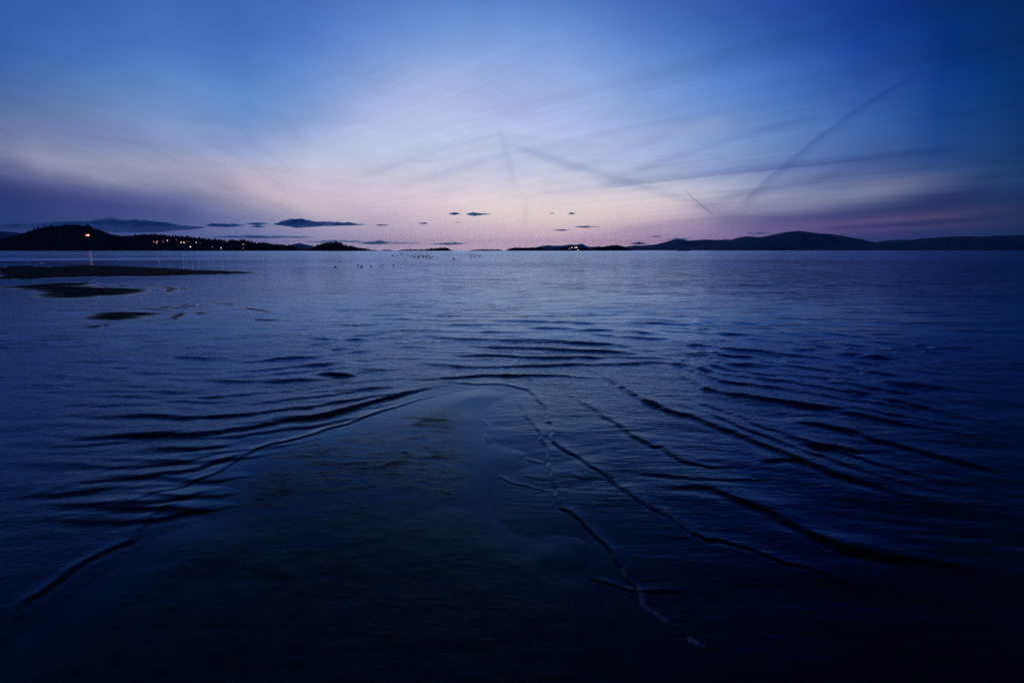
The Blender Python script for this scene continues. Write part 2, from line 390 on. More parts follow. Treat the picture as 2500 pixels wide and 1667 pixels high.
crest(ZB((1900,465),(1980,455),(2050,462)), .045, .1, .3); crest(ZB((2130,485),(2352,500),(2600,520)), .036, .1, .4)
crest(ZE((450,265),(600,280),(750,310),(880,340)), .024, .06, .26)
crest(ZE((500,370),(700,395),(850,420)), .02, .05, .22); crest(ZE((300,470),(450,455),(600,480)), .016, .05, .2)
crest(ZA((1230,262),(1500,250),(1800,252),(2100,262)) + ZB((200,262),(400,268),(620,272)), .032, .11, .4)
crest(ZA((1530,285),(1700,288),(1900,300),(2150,308)) + ZB((100,303),(250,310),(400,312),(600,320),(750,322),(870,340),(1150,355)), .046, .12, .5)
crest(ZB((330,345),(430,342),(650,360),(830,372),(1100,372)), .036, .1, .35)
crest(ZB((600,265),(850,262),(1050,270),(1250,268),(1500,285)), .03, .1, .4)
crest(ZA((1170,370),(1500,385),(1900,390),(2100,405)) + ZB((160,388),(350,402),(550,415),(750,440),(850,465)), .038, .09, .38)
crest(ZA((950,415),(1250,430),(1500,435),(1800,445),(2100,460)) + ZB((0,440),(200,455),(450,465),(700,480),(900,505),(980,512)), .040, .08, .36)
crest(ZA((1050,478),(1300,490),(1550,497),(1750,512),(2000,510)) + ZB((0,512),(300,505),(500,515),(690,530)), .038, .07, .32)
crest(ZA((820,555),(1000,550),(1200,568),(1400,575),(1650,570),(1900,565)) + ZB((130,570),(300,560),(500,560),(760,550)), .034, .055, .3)
crest(ZA((700,672),(850,658),(1000,665),(1250,650),(1550,638),(1800,640)) + ZB((0,642),(230,638),(350,650),(480,655),(600,645)), .024, .04, .22)
crest(ZA((1500,620),(1600,640),(1750,650),(1900,640)), .012, .03, .1)
crest(ZA((1940,570),(1990,610),(2000,680),(1990,735)), .010, .02, .08)
crest(ZL((600,680),(900,690),(1200,690),(1500,650)) + ZA((20,957),(200,935),(400,890),(600,835),(850,765),(1050,710),(1200,690)), .034, .06, .22)
crest(ZL((300,545),(600,562),(900,558),(1250,572),(1550,555)) + ZA((0,880),(200,860),(420,825),(600,800),(760,780),(950,740),(1100,712)), .030, .06, .25)
crest(ZA((0,770),(200,755),(400,740),(650,725),(850,715)), .020, .05, .2)
crest(ZL((80,1215),(250,1210),(500,1190),(800,1130),(1000,1060),(1200,1000),(1350,930),(1500,850),(1650,775),(1829,716)) + ZA((150,1060),(300,1015),(450,980),(600,920),(800,860),(1000,800),(1200,755),(1400,728)), .013, .022, .06)
crest(ZL((300,985),(600,985),(950,950),(1150,920),(1300,880),(1450,840),(1640,778)), .016, .04, .14)
crest(ZL((850,770),(1100,775),(1330,765),(1550,735)), .022, .06, .2)
crest(ZL((200,740),(500,745),(800,725),(1000,700)), .018, .06, .22)
crest(ZL((90,1065),(400,1055),(650,1040),(800,1035)), .016, .05, .2)
crest(ZF((-40,900),(70,790),(130,720),(250,640),(350,570),(450,510),(590,440),(640,415)) + ZL((950,1200),(1100,1140),(1280,1110)), .012, .03, .07)
for p in (ZD((450,40),(550,70),(650,100)), ZD((480,150),(570,168),(670,190)), ZD((270,130),(400,195),(520,225),(680,270)), ZD((800,155),(900,180),(980,190))):
    crest(p, .0035, .008, .03)
crest(ZD((850,850),(950,890),(1100,930),(1250,955),(1310,960),(1500,950),(1700,955)), .006, .012, .05)
crest(ZA((1395,925),(1430,1010),(1440,1100),(1440,1200)), .004, .008, .03)
crest(ZA((2000,1345),(2100,1360),(2352,1370)), .005, .01, .05)
# left part of the water
for p in (ZA((0,360),(250,375),(500,383),(720,392)), ZA((180,430),(400,452),(550,468),(720,465)), ZA((0,570),(300,560),(650,545)), ZA((330,590),(600,590),(730,600)),
          ZA((230,630),(400,635),(540,640)), ZA((0,690),(200,670),(400,665)), ZA((1060,212),(1140,208),(1220,216)), ZA((870,245),(930,240)), ZA((420,185),(560,183)),
          ZA((880,345),(1000,350),(1230,375),(1530,392)), ZA((740,410),(900,408),(1060,425)), ZA((1380,325),(1500,330)), ZA((1600,205),(1900,210),(2050,225)),
          ZL((1550,65),(1900,60),(2100,75),(2352,85)), ZL((2000,110),(2150,130),(2352,150)), ZL((900,160),(1250,195),(1550,210),(1700,230)), ZL((600,245),(900,255),(1200,262),(1500,262)),
          ZL((1150,335),(1500,340),(1750,340),(2100,325)), ZL((280,290),(400,315),(480,320)), ZL((500,400),(800,405),(1150,405),(1500,425)), ZL((950,470),(1130,465),(1300,475),(1550,470)),
          ZL((1950,300),(2150,300),(2300,310)), ZL((90,385),(250,370),(450,385))):
    crest(p, .024, .07, .28)
# small standing sand ridges around the sand bars
RIDGES = []
for p in (ZT((1040,235),(1120,250)), ZT((880,248),(1000,262),(1120,270)), ZT((1250,260),(1400,285),(1470,300)), ZT((1420,265),(1500,285),(1590,292)), ZT((1250,232),(1320,232)),
          ZT((1370,335),(1390,310),(1370,290),(1130,262)), ZT((1140,358),(1200,345),(1260,342)), ZT((960,370),(1040,365)), ZT((750,388),(870,375)), ZT((1245,432),(1400,440),(1600,450)),
          ZT((1410,422),(1550,428),(1725,442)), ZT((1600,470),(1650,490),(1700,470)), ZT((1130,572),(1230,550),(1360,530)), ZT((1370,542),(1450,515),(1500,470)), ZT((660,625),(760,600),(900,580),(1080,562)),
          ZT((960,460),(1200,455),(1480,470)), ZT((1700,405),(1850,412),(1950,425)), ZT((1720,180),(1790,192)), ZT((1900,175),(1980,180)), ZT((2040,140),(2200,150),(2330,152)), ZT((1370,238),(1410,232)), ZT((1960,430),(2100,460),(2352,490)),
          ZT((1560,125),(1640,128)), ZT((1290,108),(1500,118)), ZT((940,93),(1060,95)), ZT((570,80),(600,85)), ZT((1210,222),(1250,222)), ZT((1420,215),(1480,220)), ZT((1640,202),(1670,203)), ZT((2000,535),(2200,545),(2352,552))):
    RIDGES.append(p)

N_DRAWN = len(C)
def shifted(pts, k): return [(x + (x - CX) * 0.0, HORIZON + (y - HORIZON) * k) for x, y in pts]
RB = ZB((800,575),(950,600),(1050,635),(1150,680),(1250,730),(1400,775),(1550,790)) + ZE((320,152),(480,175),(620,198),(850,240),(1150,290),(1640,385))
LB = ZL((80,560),(300,545),(600,560),(900,560),(1250,572),(1550,555)) + ZA((0,880),(200,860),(420,825),(600,800),(760,780),(950,740),(1100,712))
LB2 = ZL((80,900),(300,880),(600,905),(950,890),(1150,870),(1300,835),(1500,790))
TB = ZA((0,585),(400,575),(820,555),(1200,568),(1650,570),(1900,565)) + ZB((300,560),(760,550),(1100,575),(1500,600),(1900,650),(2352,700))
fr = np.random.default_rng(77)
for k in range(1, 15): crest(shifted(RB, .955 ** k * fr.uniform(.985, 1.015)), .022, .06, .24)
for k in range(1, 3): crest(shifted(WAVE4[6:], .95 ** k), .014, .04, .16)
for k in range(-7, 17):
    if k: crest(shifted(LB, .94 ** k * fr.uniform(.985, 1.015)), .017 * (1 if k > 0 else .8), .06, .24)
for k in range(-3, 3): crest(shifted(LB2, .93 ** k * fr.uniform(.985, 1.015)), .013, .05, .2)
for k in range(1, 18): crest(shifted(TB, .945 ** k * fr.uniform(.985, 1.015)), .020, .07, .28)

def densify(pts, step=.5):
    g = [ground(*p) for p in pts]; g = np.array(g)
    # Catmull-Rom through the points
    if len(g) > 2:
        P = np.vstack([2 * g[0] - g[1], g, 2 * g[-1] - g[-2]]); out = []
        for i in range(1, len(P) - 2):
            for t in np.linspace(0, 1, 5, endpoint=False):
                a, b, c, d = P[i - 1], P[i], P[i + 1], P[i + 2]
                out.append(.5 * ((2 * b) + (-a + c) * t + (2 * a - 5 * b + 4 * c - d) * t * t + (-a + 3 * b - 3 * c + d) * t ** 3))
        out.append(g[-1]); g = np.array(out)
    return g

# ------------------------------------------------------------------ value noise for height fields
def vnoise(x, y, seed):
    r = np.random.default_rng(seed); T = r.random((64, 64))
    xi = np.floor(x).astype(int); yi = np.floor(y).astype(int); fx = x - xi; fy = y - yi
    fx = fx * fx * (3 - 2 * fx); fy = fy * fy * (3 - 2 * fy)
    a, b, c, d = T[xi % 64, yi % 64], T[(xi + 1) % 64, yi % 64], T[xi % 64, (yi + 1) % 64], T[(xi + 1) % 64, (yi + 1) % 64]
    return (a * (1 - fx) + b * fx) * (1 - fy) + (c * (1 - fx) + d * fx) * fy
def fbm(x, y, seed, o=4):
    s = 0; a = .5; t = 0
    for k in range(o): s = s + a * vnoise(x * 2 ** k + 17 * k, y * 2 ** k + 5 * k, seed + k); t += a; a *= .5
    return s / t

# ------------------------------------------------------------------ near water sheet (polar grid, real relief)
R0, R1 = 1.15, 46.0
K = EYE * 512.0                                     # r = K / (render rows under the horizon)
rows = K / np.linspace(K / R0, K / R1, 1180)
rows = K / np.linspace(K / R0, K / R1, int((K / R0 - K / R1) / .52))
AZL = 62.0
cols = np.radians(np.linspace(-AZL, AZL, 1000))
rr, aa = np.meshgrid(rows, cols, indexing='ij')
gx, gy = rr * np.sin(aa), rr * np.cos(aa)
px1 = rr * rr / K                                   # ground length of one picture row here

SPIT = [ground(*p) for p in ZA((1420,722),(1200,757),(1000,803),(800,863),(600,922),(450,982),(300,1017),(150,1062))
        + ZL((1829,720),(1650,785),(1500,860),(1350,940),(1280,990)) + ZF((1000,330),(860,370),(720,430),(600,540),(400,670),(250,760),(70,900),(-250,1150))]
SPIT += [(-3.2, .6), (-1.0, -3.0), (1.5, -3.0), (1.0, .8)]
SPIT += [ground(*p) for p in ZP((1500,1800),(1390,1500),(1290,1350),(1235,1250),(1190,1180),(1140,1060),(1118,985),(1120,940),(1180,905))]
def inside_dist(x, y, poly):
    """signed distance, positive inside"""
    P = np.array(poly); Q = np.roll(P, -1, 0); ins = np.zeros(x.shape, bool); best = np.full(x.shape, 1e9)
    for (x0, y0), (x1, y1) in zip(P, Q):
        c = ((y0 > y) != (y1 > y)) & (x < (x1 - x0) * (y - y0) / ((y1 - y0) or 1e-9) + x0); ins ^= c
        dx, dy = x1 - x0, y1 - y0; t = np.clip(((x - x0) * dx + (y - y0) * dy) / (dx * dx + dy * dy + 1e-12), 0, 1)
        best = np.minimum(best, (x - x0 - t * dx) ** 2 + (y - y0 - t * dy) ** 2)
    return np.where(ins, 1, -1) * np.sqrt(best)
sd_spit = inside_dist(gx, gy, SPIT)

zw = np.zeros_like(gx)
sd_soft = sd_spit + (fbm(gx * 1.3, gy * 1.3, 44, 4) - .5) * 1.3 * np.clip(gx * 2 + .6, 0, 1)
# ambient wave field: trains of short soft waves heading for the camera
cells = [.13 * (1.05 / .13) ** rng.random() for _ in range(30)]
shelter = np.clip((-sd_spit) / 1.6, 0, 1)
shelter_r = np.clip((-sd_spit) / 3.5, 0, 1)
quiet = np.where(gx > 0, shelter_r, shelter)
wx = gx + (fbm(gx * .35, gy * .35, 50) - .5) * 1.6; wy = gy + (fbm(gx * .3 + 9, gy * .3, 60) - .5) * 1.4
for i, lam in enumerate(cells):
    th = rng.normal(0, .22) + (0.10 if i % 2 else -.10)
    k = 2 * math.pi / lam; ph = rng.uniform(0, 6.28)
    env = np.clip(fbm(gx * .5 / lam ** .5 + i * 3.3, gy * 1.0 / lam ** .5 + i * 1.7, 100 + i, 2) * 3.4 - 1.45, 0, 1)
    vis = np.clip(lam / (px1 * 2.2) - .6, 0, 1)
    s = np.sin(k * (wx * math.sin(th) + wy * math.cos(th)) + ph)
    zw += lam * .0038 * env * vis * (s + .25 * s * s)
zw *= (.12 + .88 * quiet)
def wobble(x, y):
    return (x + (fbm(x * 3.1, y * 3.1, 11, 3) - .5) * .10 + (fbm(x * 14, y * 14, 12, 2) - .5) * .022,
            y + (fbm(x * 2.7 + 5, y * 2.7, 15, 3) - .5) * .12 + (fbm(x * 12, y * 12, 18, 2) - .5) * .022)
def water_z(x, y):
    r = np.hypot(x, y); ri = np.interp(K / r, K / rows[::-1], np.arange(len(rows))[::-1]); ci_ = np.interp(np.arctan2(x, y), cols, np.arange(len(cols)))
    return zw[np.clip(ri.round().astype(int), 0, len(rows) - 1), np.clip(ci_.round().astype(int), 0, len(cols) - 1)]
# drawn crests
for ci, (pts, A, wf, wb) in enumerate(C):
    g = densify(pts)
    L = np.concatenate([[0], np.cumsum(np.hypot(*np.diff(g, axis=0).T))]); tot = L[-1]
    pad = max(wb * 4, 1.0) + .02 * g[:, 1].max()
    x0, x1, y0, y1 = g[:, 0].min() - pad, g[:, 0].max() + pad, g[:, 1].min() - pad, g[:, 1].max() + pad
    m = (gx > x0) & (gx < x1) & (gy > y0) & (gy < y1)
    if not m.any(): continue
    X_, Y_ = gx[m], gy[m]
    X_, Y_ = wobble(X_, Y_)
    best = np.full(X_.shape, 1e9); sgn = np.zeros(X_.shape); al = np.zeros(X_.shape)
    for j in range(len(g) - 1):
        ax, ay = g[j]; dx, dy = g[j + 1] - g[j]; l2 = dx * dx + dy * dy + 1e-12
        t = np.clip(((X_ - ax) * dx + (Y_ - ay) * dy) / l2, 0, 1)
        ex, ey = X_ - ax - t * dx, Y_ - ay - t * dy; d2 = ex * ex + ey * ey
        nx, ny = dy, -dx                                   # normal turned to the camera's side
        if nx * (0 - ax) + ny * (-.5 - ay) < 0: nx, ny = -nx, -ny
        c = d2 < best
        best = np.where(c, d2, best); sgn = np.where(c, ex * nx + ey * ny, sgn); al = np.where(c, L[j] + t * math.sqrt(l2), al)
    d = np.sqrt(best); p1 = px1[m]
    WF = np.sqrt((wf * .62) ** 2 + (.6 * p1) ** 2); WB = np.sqrt((wb * .7) ** 2 + (1.1 * p1) ** 2)
    front = np.exp(-(d / WF) ** 2 * 1.0); bk = np.exp(-(d / WB) ** 1.5)
    prof = np.where(sgn > 0, front, bk)
    trough = np.where(sgn > 0, -.22 * np.exp(-((d - 2.1 * WF) / (1.2 * WF)) ** 2), 0)
    f = min(.3 * tot, 1.6); taper = np.clip(al / f, 0, 1) * np.clip((tot - al) / f, 0, 1); taper = taper * taper * (3 - 2 * taper)
    fb = fbm(al * .9 + ci * 3.7, al * 0 + ci * 1.3, 31, 3); irregular = np.clip(1.9 * fb - .12, .15, 1.6) if ci >= N_DRAWN else np.clip(.35 + 1.25 * fb, .4, 1.5)
    zw[m] += A * (.70 if 18 <= ci <= 29 else .56) * taper * irregular * (prof + trough)
edge_fade = np.clip((R1 - rr) / 14, 0, 1); zw *= edge_fade
# shallow film along the edge of the spit
zw += .0
water_sheet = np.stack([gx, gy, zw], -1).reshape(-1, 3)
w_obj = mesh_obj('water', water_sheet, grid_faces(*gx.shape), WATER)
at_ = w_obj.data.attributes.new('shallow', 'FLOAT', 'POINT'); at_.data.foreach_set('value', (1 - np.clip(-sd_soft / .7, 0, 1)).astype(np.float32).ravel())
tag(w_obj, 'rippled shallow tidal water with dark wave crests around the sand spit', kind='structure')

# open water out to the horizon, and round behind the camera
def ring(name, radii, a0, a1, n, z, mat):
    A = np.radians(np.linspace(a0, a1, n)); Rr, Aa = np.meshgrid(radii, A, indexing='ij')
    v = np.stack([Rr * np.sin(Aa), Rr * np.cos(Aa), np.full(Rr.shape, z)], -1).reshape(-1, 3)
    return v, grid_faces(len(radii), n)
v1, f1 = ring('o', [R1, 80, 160, 400, 1200, 4000, 12000, 32000], -AZL, AZL, 125, 0, None)
v2, f2 = ring('o', [.0001, 1, 3, 10, 46, 400, 4000, 32000], AZL, 360 - AZL, 60, 0, None)
v3, f3 = ring('o', [.0001, R0], -AZL, AZL, 40, 0, None)
off2 = len(v1); off3 = off2 + len(v2)
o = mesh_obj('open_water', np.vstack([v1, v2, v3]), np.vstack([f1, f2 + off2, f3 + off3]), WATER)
tag(o, 'calm open sea with wind bands out to the far islands', kind='structure')

# ------------------------------------------------------------------ wet sand spit and sea bed
rs = K / np.linspace(K / .35, K / 16.0, 900)
cs = np.radians(np.linspace(-80, 80, 620))
r2, a2 = np.meshgrid(rs, cs, indexing='ij'); sx, sy = r2 * np.sin(a2), r2 * np.cos(a2)
s2 = inside_dist(sx, sy, SPIT)
s2 = s2 + (fbm(sx * 1.3, sy * 1.3, 44, 4) - .5) * 1.3 * np.clip(sx * 2 + .6, 0, 1)
zs = np.where(s2 > 0, .024 * (1 - np.exp(-s2 / .6)), np.maximum(s2 * .05, -.35))
zs += (fbm(sx * 1.2, sy * 2.0, 70) - .5) * .009 * np.clip(s2 * 2 + .5, 0, 1)
zs += (fbm(sx * 9, sy * 16, 80, 3) - .5) * .0022 * np.clip(s2 * 3, 0, 1)
sand = mesh_obj('sand', np.stack([sx, sy, zs], -1).reshape(-1, 3), grid_faces(*sx.shape), SAND)
tag(sand, 'dark wet sand spit running out from the foreground', kind='structure')
bed = mesh_obj('seabed', [(-300, -300, -.6), (300, -300, -.6), (300, 300, -.6), (-300, 300, -.6)], [(0, 1, 2, 3)], SAND)
tag(bed, kind='structure')
beach_v, beach_f = [], []
# beach behind the camera, rising gently
bxs = np.linspace(-60, 60, 60); bys = np.linspace(-80, -2.2, 40); BX, BY = np.meshgrid(bxs, bys)
BZ = -.05 + np.clip((-2.8 - BY) * .03, 0, 3) + (fbm(BX * .3, BY * .3, 90) - .5) * .04 - np.clip(np.abs(BX) - 20, 0, 40) * .02
tag(mesh_obj('beach', np.stack([BX, BY, BZ], -1).reshape(-1, 3), grid_faces(*BX.shape), BAR), 'dark sandy beach behind the viewer', kind='structure')

# sand bars
def bar(outline, hgt, label, seed):
    P = [ground(*p) for p in outline]; P = np.array(P)
    x0, y0 = P.min(0) - 1; x1, y1 = P.max(0) + 1
    nx, ny = 260, 150
    bx, by = np.meshgrid(np.linspace(x0, x1, nx), np.linspace(y0, y1, ny))
    d = inside_dist(bx, by, P) + (fbm(bx * .22, by * .8, seed, 5) - .5) * 1.5
    z = hgt * (1 - np.exp(-np.clip(d, 0, 9) / .8)) + np.minimum(d, 0) * .05
    z += (fbm(bx * .6, by * 2.6, seed + 9, 4) - .5) * .10 * np.clip(d, 0, 1)
    z = np.where(d < -.8, -.05, z)
    return tag(mesh_obj('sand_bar', np.stack([bx, by, z - .004], -1).reshape(-1, 3), grid_faces(ny, nx), BAR), label, kind='structure')
bar(ZT((-60,125),(105,100),(300,97),(420,112),(600,100),(760,97),(1000,100),(1300,116),(1550,128),(1800,140),(2080,155),(1900,165),(1600,176),(1200,186),(900,188),(500,196),(105,210),(-60,214)), .10, 'long dark sand bar farthest out at the left', 201)
bar(ZT((-40,266),(105,268),(250,256),(420,245),(700,238),(820,236),(700,262),(900,276),(1100,284),(1200,294),(1255,308),(1150,326),(950,345),(700,360),(520,366),(350,358),(290,330),(200,300),(105,285),(-40,285)), .06, 'middle dark sand bar with a pointed right end', 211)
bar(ZT((740,535),(760,510),(830,485),(950,470),(1100,466),(1300,472),(1410,488),(1350,505),(1200,525),(1050,545),(900,562),(790,560)), .05, 'small oval dark sand bar nearest of the three', 221)
bar(ZT((-60,72),(105,70),(330,72),(400,82),(200,78),(-60,80)), .05, 'thin dark sliver of sand beyond the long bar', 231)

for i, p in enumerate(RIDGES):
    g = densify(p); n = len(g); nr = 9; r = np.random.default_rng(900 + i)
    T = np.gradient(g, axis=0); T /= np.hypot(*T.T)[:, None] + 1e-9; Nn = np.stack([-T[:, 1], T[:, 0]], 1)
    Dm = np.hypot(*g.mean(0)); wid = .06 + .0055 * Dm
    w = wid * np.sin(np.linspace(.06, math.pi - .06, n)) ** .8 * (.5 + fbm(np.arange(n) * .55, np.arange(n) * 0 + i, 901 + i, 3))
    V_ = []
    for j in range(n):
        for q in range(nr):
            u = (q / (nr - 1) - .5) * 2
            c = g[j] + Nn[j] * u * w[j] * 1.2 + Nn[j] * (fbm(np.array([j * .4]), np.array([i * 1.7]), 77)[0] - .5) * wid
            V_.append((c[0], c[1], .028 * (1 - u * u) * min(1, w[j] / wid) - .008))
    tag(mesh_obj('sand_ridge', V_, grid_faces(n, nr), BAR), kind='structure')

# ------------------------------------------------------------------ far land
FOREST = simple_mat('dark_conifer', (.030, .036, .030), .95, .45, .08, .1)
HILLM = simple_mat('wooded_hill', (.028, .034, .028), .95, .35, .01, .1)
MOUNT = simple_mat('haze_tinted_mountain', (.030, .075, .15), .95, .25, .001, .05)  # blue of the distant haze is put into the base colour
def profile_fn(pts, D):
    xs = np.array([(p[0] - CX) for p in pts], float); 
    # lateral position and height on a ridge standing at depth D
    lx = np.array([ray(*p)[0] / ray(*p)[1] for p in pts]) * D
    hz = np.array([max(EYE + ray(*p)[2] / ray(*p)[1] * D, 0.0) for p in pts])
    return lx, hz
class Hill:
    def __init__(s, name, pts, D, depth, mat, label, rough=.05, seed=0, tree=0.0, nx=260, ny=40, drop=0.0):
        s.D, s.depth = D, depth; s.yr = D + depth * .55
        s.lx, s.hz = profile_fn(pts, s.yr); s.hz = np.where(s.hz > .3, s.hz - drop, 0); s.rough = rough; s.seed = seed
        xs = np.linspace(s.lx[0], s.lx[-1], nx); ys = np.linspace(D, D + depth * 1.25, ny)
        gx_, gy_ = np.meshgrid(xs, ys); z = s.h(gx_, gy_)
        s.o = tag(mesh_obj(name, np.stack([gx_, gy_, z], -1).reshape(-1, 3), grid_faces(ny, nx), mat), label, kind='structure')
    def h(s, x, y):
        p = np.interp(x, s.lx, s.hz, left=0, right=0)
        p = p + (fbm(x * 190 / s.D, y * 0 + 8, s.seed + 5, 3) - .5) * s.rough * .6 * np.minimum(p, s.hz.max() * .5) + (fbm(x * 40 / s.D, y * 0 + 3, s.seed + 3, 4) - .5) * s.rough * 1.2 * np.minimum(p, s.hz.max() * .4)
        t = (y - s.D) / (s.yr - s.D)
        f = np.where(t < 1, np.sin(np.clip(t, 0, 1) * math.pi / 2) ** .8, np.cos(np.clip((t - 1) / 1.27, 0, 1) * math.pi / 2))
        n = (fbm(x * 14 / s.D, y * 14 / s.D, s.seed, 5) - .5) * 2
        return p * f * (1 + s.rough * n * (1 - np.exp(-np.abs(t - 1) * 4)) * 2.0) - .4 - 3.0 * np.clip(.02 - t, 0, 1)
def forest(hill, n, hmin, hmax, label, seed, clear=()):
    r = np.random.default_rng(seed)
    x = r.uniform(hill.lx[0], hill.lx[-1], n); t = r.random(n) ** .8; y = hill.D + 2 + t * (hill.yr - hill.D) * 1.08
    z = hill.h(x, y); ok = z > .8
    for cx_, cy_, rad in clear: ok &= ~((np.abs(x - cx_) < rad) & (y < cy_ + rad * .6) & (y > cy_ - 130))
    x, y, z = x[ok], y[ok], z[ok]; n = len(x)
    H = r.uniform(hmin, hmax, n) * np.clip(np.interp(x, hill.lx, hill.hz) / (hmax * 1.3), .3, 1) * (1 + .5 * (r.random(n) > .93)); Wd = H * r.uniform(.24, .42, n); a = r.uniform(0, 6.28, n)
    kk = 5; V_, F_ = [], []
    base = np.stack([x, y, z - 1], -1)
    tiers = [(.0, 1.0, .55), (.32, .68, 1.0)]
    vs, fs = [], []; off = 0
    for lo, w, hi in tiers:
        ringv = []
        for q in range(kk):
            an = a + q * 2 * math.pi / kk; jit = r.uniform(.75, 1.2, n)
            ringv.append(base + np.stack([np.cos(an) * Wd * w * jit, np.sin(an) * Wd * w * jit, H * lo], -1))
        top = base + np.stack([r.normal(0, .2, n), r.normal(0, .2, n), H * hi], -1)
        block = np.stack(ringv + [top], 1)                                 # n,6,3
        vs.append(block.reshape(-1, 3))
        idx = np.arange(n)[:, None] * (kk + 1) + off
        for q in range(kk): fs.append(np.concatenate([idx + q, idx + (q + 1) % kk, idx + kk], 1))
        off += n * (kk + 1)
    o = mesh_obj('forest', np.vstack(vs), np.vstack(fs), FOREST, smooth=False)
    return tag(o, label, 'forest', kind='stuff')

P = dict
# farthest first
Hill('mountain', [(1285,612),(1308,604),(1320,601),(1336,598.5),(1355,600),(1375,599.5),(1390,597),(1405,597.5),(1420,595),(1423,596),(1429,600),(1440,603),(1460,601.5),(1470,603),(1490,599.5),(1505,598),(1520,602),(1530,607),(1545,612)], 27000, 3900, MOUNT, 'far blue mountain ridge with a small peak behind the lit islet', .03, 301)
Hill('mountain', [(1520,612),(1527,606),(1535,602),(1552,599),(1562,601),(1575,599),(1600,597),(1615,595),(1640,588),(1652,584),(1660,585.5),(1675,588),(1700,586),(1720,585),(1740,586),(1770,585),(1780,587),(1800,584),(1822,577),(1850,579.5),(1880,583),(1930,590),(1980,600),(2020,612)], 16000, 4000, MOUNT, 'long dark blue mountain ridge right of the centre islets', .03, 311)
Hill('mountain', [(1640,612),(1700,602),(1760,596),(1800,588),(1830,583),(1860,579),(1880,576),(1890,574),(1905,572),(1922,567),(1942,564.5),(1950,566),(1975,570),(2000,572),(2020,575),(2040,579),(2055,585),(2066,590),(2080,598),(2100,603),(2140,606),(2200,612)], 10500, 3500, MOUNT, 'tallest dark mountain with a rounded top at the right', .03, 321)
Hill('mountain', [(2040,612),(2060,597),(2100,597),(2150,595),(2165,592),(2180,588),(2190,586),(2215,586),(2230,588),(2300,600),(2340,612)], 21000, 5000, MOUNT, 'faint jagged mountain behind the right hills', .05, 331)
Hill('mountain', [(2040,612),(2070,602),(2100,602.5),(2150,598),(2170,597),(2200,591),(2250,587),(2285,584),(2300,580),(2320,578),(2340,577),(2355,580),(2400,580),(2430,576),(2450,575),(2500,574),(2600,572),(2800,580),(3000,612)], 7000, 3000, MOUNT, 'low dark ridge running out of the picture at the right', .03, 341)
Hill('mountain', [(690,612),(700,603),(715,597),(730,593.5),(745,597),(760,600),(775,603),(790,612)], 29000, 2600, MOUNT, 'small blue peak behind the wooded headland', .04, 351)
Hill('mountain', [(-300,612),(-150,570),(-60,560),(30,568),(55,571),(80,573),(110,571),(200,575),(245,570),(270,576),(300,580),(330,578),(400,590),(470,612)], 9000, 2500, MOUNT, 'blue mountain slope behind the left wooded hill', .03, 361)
headland = Hill('hill', [(-350,600),(-150,592),(-40,596),(30,592),(70,591),(95,576),(120,566),(135,561),(145,559),(170,559),(190,555.5),(205,556),(225,563),(250,573),(270,582),(300,586),(330,585),(350,580.5),(375,579),(395,579),(415,582),(440,584),(480,586),(510,590),(550,593),(580,594),(600,596),(620,597),(660,601),(700,603),(725,606),(740,609),(756,612)], 2300, 500, HILLM, 'black wooded headland with house lights at the left', .05, 371, nx=600, ny=60)
island = Hill('island', [(752,612),(765,610),(775,605),(785,601),(795,600),(805,598),(812,597),(820,598),(828,597),(838,601),(848,604),(860,604),(875,607),(895,608.5),(910,611),(925,612)], 1800, 130, HILLM, 'small round wooded island right of the headland', .05, 381)
isl2 = Hill('island', [(975,612),(990,610.6),(1020,610.4),(1043,610),(1055,608.5),(1065,608),(1078,607.5),(1090,607.5),(1095,609),(1104,612)], 2100, 90, HILLM, 'low wooded islet with a raised right end', .05, 391, drop=-1.8)
isl3 = Hill('island', [(1148,612),(1165,610.5),(1180,609.8),(1200,610.5),(1215,610),(1228,612)], 2100, 90, HILLM, 'very low long islet left of the far mountains', .05, 401, drop=-1.8)
isl4 = Hill('island', [(1232,612),(1250,608),(1260,606.5),(1280,607.5),(1300,606),(1320,608),(1340,611),(1352,612)], 2600, 160, HILLM, 'low wooded islet in front of the far blue ridge', .05, 411, drop=-1.8)
isl5 = Hill('island', [(1335,612),(1365,609.5),(1385,607),(1400,606),(1420,607),(1435,610),(1447,612)], 2400, 160, HILLM, 'wooded islet carrying a cluster of bright house lights', .05, 421, drop=-1.8)
isl6 = Hill('island', [(1432,612),(1445,610),(1470,605.5),(1500,603.5),(1515,605),(1530,609.5),(1542,612)], 2600, 160, HILLM, 'dark wooded islet right of the lit islet', .05, 431, drop=-1.8)
isl7 = Hill('island', [(930,612),(940,610.3),(950,610.3),(958,612)], 1900, 40, HILLM, 'tiny dark rock islet between the two wooded islands', .05, 441, nx=60, drop=-1.2)
isl8 = Hill('island', [(1655,612.4),(1662,611),(1675,611),(1683,612.4)], 1500, 30, HILLM, 'tiny dark shoal in front of the long mountain ridge', .05, 451, nx=60, drop=-1.2)

